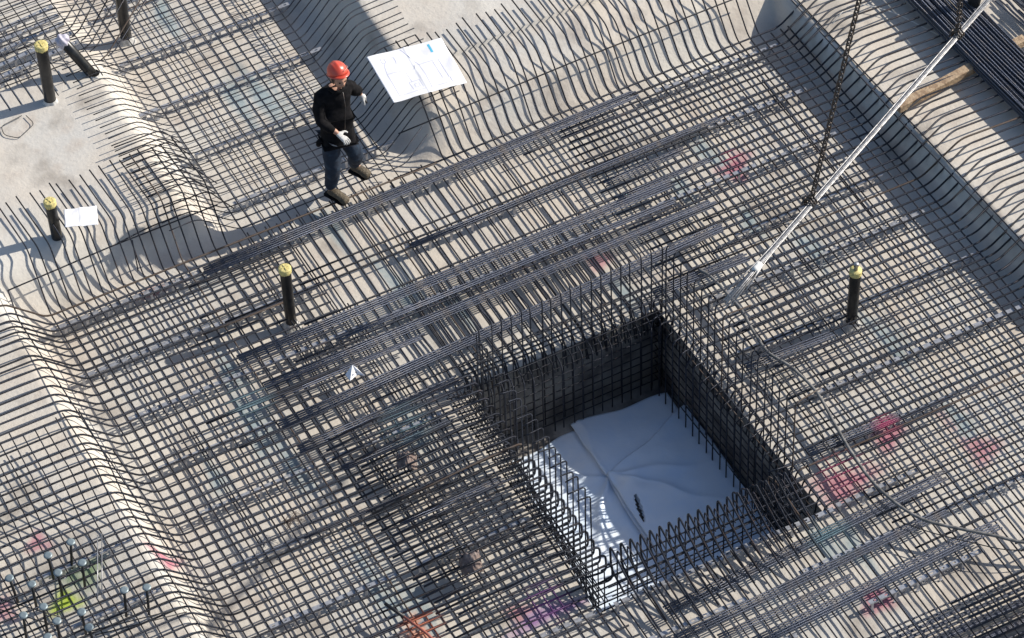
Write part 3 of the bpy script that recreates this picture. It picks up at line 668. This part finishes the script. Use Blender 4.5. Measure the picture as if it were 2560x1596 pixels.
# ---------------------------------------------------------------- hoses and cables
def hosep(P, r, name, label, m, cat='hose'):
    P = [Vector(p) for p in P]; Q = []
    for i in range(len(P)-1):
        a, b, c, e = P[max(i-1, 0)], P[i], P[i+1], P[min(i+2, len(P)-1)]
        for k in range(8):
            t = k/8; Q.append(.5*((2*b)+(-a+c)*t+(2*a-5*b+4*c-e)*t*t+(-a+3*b-3*c+e)*t**3))
    Q.append(P[-1]); V, F, A = tube(Q, r, 12); return tag(mk(name, V, F, m), label, cat)
hosep([(2.0, -.36, .03), (2.05, -.54, .05), (2.08, -.85, .045), (2.09, -1.08, .05), (2.05, -1.38, .05), (2.04, -1.71, .045), (2.14, -2.0, .05), (2.19, -2.4, .05), (2.14, -2.83, .045), (2.09, -3.23, .05), (2.07, -3.64, .055),
       (2.12, -4.02, .07), (2.25, -4.34, .07), (2.49, -4.6, .07), (2.75, -4.84, .06), (2.96, -5.03, .04), (3.3, -5.25, .04), (3.8, -5.4, .04)], .0165, 'concrete_hose', 'thick grey hose snaking over the mesh right of the deep pit', HOSE)
hosep([(1.98, -1.9, .03), (2.0, -2.3, .03), (1.98, -2.75, .03), (1.93, -3.2, .035), (1.92, -3.7, .04), (1.98, -4.1, .05), (2.2, -4.45, .05), (2.5, -4.78, .05), (2.8, -5.05, .04), (3.2, -5.22, .04), (3.8, -5.3, .04)], .0055, 'thin_cable', 'thin black cable following the grey hose', CABLE, 'cable')
hosep([(1.72, -1.1, .05), (1.80, -1.5, .03), (1.92, -1.9, .03), (1.70, -2.3, .05), (1.78, -2.7, .04)], .0045, 'thin_cable', 'thin black cable looping beside the pit right wall', CABLE, 'cable')
root = empty('signal_hose', (-2.80, -2.70, .04)); tag(root, 'straight hose with black upper end and red lower length', 'hose')
L0 = root.location
V, F, A = tube([Vector((-2.80, -2.70, .045))-L0, Vector((-2.715, -2.93, .045))-L0], .018, 12); mk('black_sleeve', V, F, CABLE, root)
V, F, A = tube([Vector((-2.715, -2.93, .045))-L0, Vector((-2.62, -3.2, .05))-L0, Vector((-2.50, -3.7, .045))-L0], .014, 12); mk('red_tube', V, F, REDH, root)
bar('wire_loop', [(-3.30, 4.88, .31), (-3.27, 4.72, .31), (-3.50, 4.60, .31), (-3.62, 4.72, .31), (-3.60, 4.86, .31), (-3.34, 4.90, .31)], .0045, 'rounded square loop of dark wire lying on the left pad', None, CABLE, R=.05, cat='wire')

# ---------------------------------------------------------------- offcuts, scraps
def offcut(loc, ang, r, arc, ln, label, tilt):
    V, F = [], []; nu, nv = 70, 10
    for i in range(nu+1):
        a = arc*(i/nu-.5); rr = r*(1+.13*math.sin(i/nu*14))+.0025*math.sin(i*2.1)
        for j in range(nv+1):
            v = j/nv; V.append((rr*math.sin(a), ln*(v-.5)*(1+.10*math.sin(i*.7)), rr*math.cos(a)-r*.2+.004*math.sin(i*1.3+v*8)))
    for i in range(nu):
        for j in range(nv): a = i*(nv+1)+j; F.append((a, a+1, a+nv+2, a+nv+1))
    o = mk('cardboard_offcut', V, F, BROWN); o.location = loc; o.rotation_euler = (tilt, 0, ang)
    md = o.modifiers.new('t', 'SOLIDIFY'); md.thickness = .006; return tag(o, label, 'offcut')
offcut((-1.84, -1.26, .09), math.radians(-25), .085, 3.6, .17, 'small curled brown cardboard offcut lying upper left on the mesh', math.radians(20))
offcut((-1.86, -2.70, .10), math.radians(-12), .100, 5.4, .20, 'larger curled brown offcut standing hollow side to the viewer', math.radians(38))
tw = []
for k in range(14):
    c = Vector((-3.13+wob(.05), -1.35+wob(.05), .04)); tw.append(tube([c+Vector((.09*math.cos(t*.7+k), .06*math.sin(t*.9+k*2), .02*math.sin(t+k))) for t in range(9)], .0018, 4))
V, F, A = join(tw); tag(mk('tie_wire', V, F, RUST), 'tangle of thin brown tie wire in the lower left mesh', 'wire')
root = empty('paper_scrap', (-1.75, .08, .03)); tag(root, 'small folded white scrap standing on the bars above the third bundle', 'scrap')
V = [(-.085, -.05, 0), (.075, -.06, 0), (.0, .06, .09), (.02, -.01, .0), (.05, .08, .0), (-.09, .05, .0)]
o = mk('scrap_fold', V, [(0, 3, 2), (3, 1, 2), (1, 4, 2), (0, 2, 5)], PAPER, root, smooth=False); md = o.modifiers.new('t', 'SOLIDIFY'); md.thickness = .003
V, F, A = tube([(0, -.012, .045), (0.003, -.016, .05)], .008, 8); mk('dark_eyelet', V, F, CABLE, root)

# ---------------------------------------------------------------- headed studs at lower left
tops = [(-5.96, -1.18), (-5.83, -1.35), (-5.55, -1.32), (-5.32, -1.34), (-5.85, -1.65), (-6.06, -1.65), (-5.80, -1.86), (-5.54, -1.86), (-5.54, -2.07), (-5.11, -1.84), (-4.91, -1.92), (-5.55, -1.11), (-5.94, -2.02), (-5.33, -1.05)]
first = None
for k, (x, y) in enumerate(tops):
    lab = 'upright dark stud with a round pale grey head at lower left'
    if first is None:
        root = first = empty('headed_stud', (x, y, .38)); kids = []
        V, F, A = tube([(0, 0, -.06), (.004, 0, .33)], .014, 10); kids.append(mk('shaft', V, F, CABLE, root))
        V, F, A = tube([(.004, 0, .318), (.004, 0, .3185), (.004, 0, .330), (.004, 0, .3305)], .043, 20, taper=lambda t: .45 if t < .3 else (1 if t < .9 else .5)); kids.append(mk('round_head', V, F, STUDH, root))
    else:
        root = first.copy(); COL.objects.link(root)
        for c in kids: c2 = c.copy(); COL.objects.link(c2); c2.parent = root
    root.location = (x, y, .385); root.rotation_euler = (wob(.08), wob(.08), rnd.random()*3)
    tag(root, lab, 'stud', 'headed studs at lower left')
for a, b, lab in [((-6.25, -1.2), (-5.75, -1.75), 'lower'), ((-6.2, -1.08), (-5.70, -1.65), 'upper')]:
    bar('stud_rail', [(*a, .47), (*b, .47)], .006, lab+' thin black rail crossing the left studs', None, CABLE, cat='rail')
for dy, lab in [(0, 'upper'), (-.06, 'lower')]:
    bar('stud_rail', [(-5.50, -1.95+dy, .47), (-4.62, -2.12+dy, .47)], .006, lab+' thin black rail crossing the right studs', None, CABLE, cat='rail')
for k in (0, .045):
    bar('thin_rod', [(-5.30+k, -1.62, .46), (-5.0+k, -.95, .52)], .005, 'pale thin rod lying slantwise between the studs', 'pale thin rods between the studs', BRIGHT, cat='rod')
print('bars', BARS)

# ---------------------------------------------------------------- the worker
def skin(name, nodes, edges, m, parent=None, sub=2):
    me = bpy.data.meshes.new(name); bm = bmesh.new(); sl = bm.verts.layers.skin.verify(); vs = []
    for i, (p, r) in enumerate(nodes):
        v = bm.verts.new(p); v[sl].radius = r if isinstance(r, tuple) else (r, r); v[sl].use_root = (i == 0); vs.append(v)
    for a, b in edges: bm.edges.new((vs[a], vs[b]))
    bm.to_mesh(me); bm.free(); me.materials.append(m)
    o = bpy.data.objects.new(name, me); COL.objects.link(o)
    k = o.modifiers.new('skin', 'SKIN'); k.use_smooth_shade = True; k.branch_smoothing = .4
    ss_ = o.modifiers.new('sub', 'SUBSURF'); ss_.levels = sub; ss_.render_levels = sub
    if parent: o.parent = parent
    return o
def hand_nodes(wr, pa, side_dir, down_dir, curl, idx0):
    """palm from wrist wr towards pa, five bent fingers of different lengths and a side thumb"""
    N, E_ = [], []; wr, pa = Vector(wr), Vector(pa); ax = (pa-wr).normalized(); sd = Vector(side_dir); sd = (sd-ax*sd.dot(ax)).normalized(); dn = ax.cross(sd)
    if dn.dot(Vector(down_dir)) < 0: dn = -dn
    N.append((wr, (.028, .024))); N.append((wr+ax*.05, (.040, .024))); E_.append((idx0, idx0+1)); N.append((pa, (.043, .022))); E_.append((idx0+1, idx0+2))
    for k, (ln, cu) in enumerate([(.078, 1.), (.088, 1.15), (.082, 1.3), (.064, 1.5)]):
        b = pa+sd*(.030-.020*k); p = b; last = idx0+2; c = 0
        for j, f in enumerate((.18, .42, .30, .24)):
            c += cu*curl*(.45 if j else .1); p = p+(ax*math.cos(c)+dn*math.sin(c))*(ln*f); N.append((p, .0105-.001*j)); E_.append((last, idx0+len(N)-1)); last = idx0+len(N)-1
    p = wr+ax*.045+sd*.034; last = idx0+1
    for j, (a, b_) in enumerate(((.25, .9), (.6, .6), (.9, .35))):
        p = p+(ax*a+sd*b_+dn*.3*j).normalized()*.030; N.append((p, .0125-.001*j)); E_.append((last, idx0+len(N)-1)); last = idx0+len(N)-1
    return N, E_
def worker():
    root = empty('person', (-.66, 2.45, .01)); L0 = root.location
    tag(root, 'worker in red helmet, black jacket, dark jeans and white gloves striding over the mesh', 'person')
    v = lambda x, y, z: Vector((x, y, z*1.0+.075*max(0, min(1, (z-.15)/.65))))-L0
    pel = v(-.74, 2.45, .90); 
    # body in one piece: feet, legs, trunk, neck, arms, hands
    N = [(pel, (.13, .10)), (v(-.735, 2.48, 1.08), (.125, .09)), (v(-.72, 2.51, 1.26), (.15, .10)), (v(-.70, 2.52, 1.38), (.10, .08)), (v(-.69, 2.50, 1.46), (.052, .055)),
         (v(-.82, 2.43, .84), (.085, .085)), (v(-.845, 2.38, .48), (.058, .06)), (v(-.85, 2.49, .10), (.038, .04)), (v(-.78, 2.32, .045), (.035, .025)),
         (v(-.66, 2.46, .84), (.085, .085)), (v(-.565, 2.42, .50), (.058, .06)), (v(-.48, 2.66, .13), (.038, .04)), (v(-.40, 2.55, .05), (.035, .025)),
         (v(-.855, 2.53, 1.36), (.052, .055)), (v(-.925, 2.42, 1.14), (.040, .042)), (v(-.80, 2.26, 1.02), (.028, .026)),
         (v(-.545, 2.54, 1.38), (.052, .055)), (v(-.43, 2.57, 1.20), (.040, .042)), (v(-.37, 2.60, 1.10), (.028, .026))]
    E_ = [(0, 1), (1, 2), (2, 3), (3, 4), (0, 5), (5, 6), (6, 7), (7, 8), (0, 9), (9, 10), (10, 11), (11, 12), (3, 13), (13, 14), (14, 15), (3, 16), (16, 17), (17, 18)]
    body = skin('body', N, E_, SKIN, root)
    # head: shaped sphere
    hc = v(-.665, 2.455, 1.605); face = Vector((.02, -.985, -.12)).normalized(); q = face.to_track_quat('-Y', 'Z').to_matrix().to_4x4()
    bm = bmesh.new(); bmesh.ops.create_uvsphere(bm, u_segments=40, v_segments=28, radius=1)
    for b in bm.verts:
        x, y, z = b.co; x *= .076; y *= .096; z *= .115
        if z < 0: x *= 1+z*2.6; y = y*(1+z*1.4) if y > 0 else y*(1+z*.5)
        f = max(0, -y/.09)
        y -= .024*f*math.exp(-(x/.013)**2-((z+.012)/.020)**2)+.010*f*math.exp(-(x/.010)**2-((z-.012)/.022)**2)      # nose
        for s in (-1, 1): y += .011*f*math.exp(-((x-s*.030)/.016)**2-((z-.016)/.012)**2)                        # eye sockets
        y -= .006*f*math.exp(-(x/.05)**2-((z-.036)/.010)**2)                                                     # brow
        y -= .007*f*math.exp(-(x/.024)**2-((z+.050)/.008)**2); y += .005*f*math.exp(-(x/.022)**2-((z+.0595)/.004)**2)  # lips
        y -= .010*f*math.exp(-(x/.022)**2-((z+.092)/.014)**2)                                                    # chin
        b.co = (x, y, z)
    me = bpy.data.meshes.new('head'); bm.to_mesh(me); bm.free(); me.materials.append(SKIN); me.polygons.foreach_set('use_smooth', [True]*len(me.polygons))
    hd = bpy.data.objects.new('head', me); COL.objects.link(hd); hd.parent = root; hd.matrix_local = Matrix.Translation(hc) @ q
    def hp(name, part, m, smooth=True): return mk(name, part[0], part[1], m, hd, smooth)
    for s in (-1, 1):
        V, F, A = tube([(s*.074, .0, -.02), (s*.084, .012, .0), (s*.083, .016, .022), (s*.074, .004, .026)], .009, 8); hp('ear', (V, F), SKIN)
        V, F, A = tube([(s*.030-.008, -.083, .016), (s*.030, -.0865, .0165), (s*.030+.008, -.083, .016)], .0045, 8); hp('eye', (V, F), JACKET)
        V, F, A = tube([(s*.016, -.095, .032), (s*.032, -.094, .037), (s*.046, -.084, .032)], .0035, 6); hp('eyebrow', (V, F), HAIR)
    V, F, A = tube([(-.020, -.091, -.055), (0, -.096, -.056), (.020, -.091, -.055)], .0022, 6); hp('mouth', (V, F), HAIR)
    # hair below the helmet rim
    V, F = [], []
    for i in range(25):
        a = math.pi*(-.12+1.24*i/24)
        for j, (z, rr) in enumerate(((.04, 1.06), (.0, 1.06), (-.035, 1.0), (-.05, .9))): V.append((.079*rr*math.cos(a), .100*rr*math.sin(a), z))
    for i in range(24):
        for j in range(3): b = i*4+j; F.append((b, b+4, b+5, b+1))
    hp('hair', (V, F), HAIR)
    # helmet
    hel = empty('helmet', (0, 0, 0)); hel.parent = hd; hel.rotation_euler = (math.radians(-30), 0, 0); hel.location = (0, .030, .058); hel.scale = (.94, .92, .94)
    V, F = [], []; nu, nv = 48, 16
    for j in range(nv+1):
        t = j/nv*math.pi/2
        for i in range(nu):
            a = 2*math.pi*i/nu; x = .112*math.cos(a)*math.cos(t)**.8; y = .136*math.sin(a)*math.cos(t)**.8; z = .122*math.sin(t)
            ridge = .008*math.exp(-(x/.020)**2)*math.sin(t)**.5+.003*math.exp(-((abs(x)-.05)/.008)**2)*math.sin(t)
            V.append((x, y, z+ridge))
    for j in range(nv):
        for i in range(nu): F.append((j*nu+i, j*nu+(i+1) % nu, (j+1)*nu+(i+1) % nu, (j+1)*nu+i))
    sh = mk('shell', V, F, HELM, hel); md = sh.modifiers.new('t', 'SOLIDIFY'); md.thickness = .004
    V, F = [], []
    for i in range(nu):
        a = 2*math.pi*i/nu; ex = .010+.042*max(0, -math.sin(a))**2.5
        for (k, dz) in ((0, .002), (1, -.004-.012*max(0, -math.sin(a)))):
            V.append(((.110+ex*k)*math.cos(a), (.134+ex*k)*math.sin(a), dz))
    F = [(2*i, 2*i+1, 2*((i+1) % nu)+1, 2*((i+1) % nu)) for i in range(nu)]
    br = mk('brim', V, F, HELM, hel); md = br.modifiers.new('t', 'SOLIDIFY'); md.thickness = .004
    V, F, A = tube([(.116*math.cos(a), .140*math.sin(a), .012+.035*max(0, math.sin(a*1.0+2.4))) for a in [math.pi*(-.42+k*.045) for k in range(12)]], .0038, 6); mk('goggle_strap', V, F, STRAPM, hel)
    # jacket
    J = [(v(-.74, 2.445, .93), (.185, .150)), (v(-.735, 2.475, 1.08), (.178, .140)), (v(-.715, 2.505, 1.26), (.195, .135)), (v(-.70, 2.515, 1.38), (.135, .100)), (v(-.69, 2.50, 1.455), (.075, .075)),
         (v(-.865, 2.53, 1.36), (.086, .084)), (v(-.935, 2.42, 1.14), (.070, .070)), (v(-.825, 2.285, 1.035), (.048, .048)),
         (v(-.535, 2.54, 1.37), (.084, .082)), (v(-.43, 2.57, 1.20), (.066, .066)), (v(-.385, 2.595, 1.12), (.046, .046)), (v(-.745, 2.42, .80), (.190, .155))]
    jk = skin('jacket', J, [(0, 1), (1, 2), (2, 3), (3, 4), (3, 5), (5, 6), (6, 7), (3, 8), (8, 9), (9, 10), (0, 11)], JACKET, root, 3)
    tx = bpy.data.textures.new('folds', 'CLOUDS'); tx.noise_scale = .09
    dm = jk.modifiers.new('folds', 'DISPLACE'); dm.texture = tx; dm.strength = .035; dm.mid_level = .5; dm.texture_coords = 'LOCAL'
    V, F, A = tube([v(-.655, 2.405, 1.44), v(-.665, 2.345, 1.30), v(-.70, 2.305, 1.10), v(-.72, 2.29, .93)], .005, 6); mk('zip', V, F, CHAIN, jk)
    V, F, A = tube([v(-.60, 2.49, 1.47), v(-.63, 2.43, 1.455), v(-.68, 2.41, 1.445), v(-.74, 2.43, 1.455), v(-.77, 2.49, 1.475)], .020, 8); mk('collar', V, F, JACKET, jk)
    # trousers
    T = [(v(-.74, 2.45, .92), (.150, .120)), (v(-.825, 2.435, .80), (.112, .112)), (v(-.85, 2.37, .48), (.086, .090)), (v(-.855, 2.48, .14), (.072, .078)),
         (v(-.655, 2.46, .80), (.112, .112)), (v(-.56, 2.41, .50), (.086, .090)), (v(-.49, 2.64, .17), (.070, .076))]
    tr = skin('jeans', T, [(0, 1), (1, 2), (2, 3), (0, 4), (4, 5), (5, 6)], JEANS, root, 3)
    dm = tr.modifiers.new('folds', 'DISPLACE'); dm.texture = tx; dm.strength = .025; dm.mid_level = .5; dm.texture_coords = 'LOCAL'
    V, F, A = tube([v(-.93, 2.42, .86), v(-.96, 2.44, .82), v(-.95, 2.47, .76)], .028, 8); mk('tool_pouch', V, F, JACKET, root)
    # boots
    for nm, ank, toe in (('boot', v(-.86, 2.48, .12), v(-.765, 2.270, .06)), ('boot', v(-.49, 2.665, .14), v(-.395, 2.50, .065))):
        d2 = (toe-ank); d2.z = 0; d2.normalize(); heel = Vector((ank.x, ank.y, toe.z))-d2*.05
        b = skin(nm, [(ank, (.070, .072)), (ank+Vector((0, 0, -.045))+d2*.02, (.066, .066)), (heel+Vector((0, 0, .005)), (.045, .042)), (ank*.5+toe*.5+Vector((0, 0, .0)), (.052, .046)), (toe-d2*.03, (.062, .052)), (toe+d2*.01, (.052, .042))],
                 [(0, 1), (1, 2), (1, 3), (3, 4), (4, 5)], BOOT, root)
        V, F = [], []
        pts = [(-.075, .036), (-.05, .048), (0, .048), (.09, .046), (.16, .056), (.21, .053), (.245, .028)]
        sd = Vector((-d2.y, d2.x, 0)); h0 = Vector((ank.x, ank.y, 0)); Ls = (toe-ank).length/.262*.98
        for z in (toe.z-.048, toe.z-.026):
            for a, ww in pts: V.append(h0+d2*a*Ls+sd*ww+Vector((0, 0, z)))
            for a, ww in reversed(pts): V.append(h0+d2*a*Ls-sd*ww+Vector((0, 0, z)))
        n = len(pts)*2; F = [tuple(range(n-1, -1, -1)), tuple(range(n, 2*n))]+[(i, (i+1) % n, (i+1) % n+n, i+n) for i in range(n)]
        mk('sole', V, F, JACKET, b, smooth=False)
        lc = [tube([ank+d2*(.045+.02*k)-sd*.028+Vector((0, 0, .0-.022*k)), ank+d2*(.064+.02*k)+Vector((0, 0, .006-.022*k)), ank+d2*(.055+.02*k)+sd*.028+Vector((0, 0, -.006-.022*k))], .004, 5) for k in range(4)]
        V, F, A = join(lc); mk('laces', V, F, MEMB, b)
    # gloves with five fingers
    n1, e1 = hand_nodes(v(-.822, 2.283, 1.033), v(-.765, 2.20, .985), (.8, .5, .2), (0, .2, -1), .9, 0); skin('glove', n1, e1, GLOVE, root, 2)
    root.scale = (1.0, 1.0, 1.0)
    n2, e2 = hand_nodes(v(-.386, 2.593, 1.118), v(-.335, 2.60, 1.045), (-.3, -.9, -.2), (-1, 0, -.5), 1.5, 0); skin('glove', n2, e2, GLOVE, root, 2)
    V, F, A = tube([v(-.335, 2.545, 1.0), v(-.33, 2.63, 1.02)], .011, 8); mk('pen', V, F, CABLE, root)
worker()
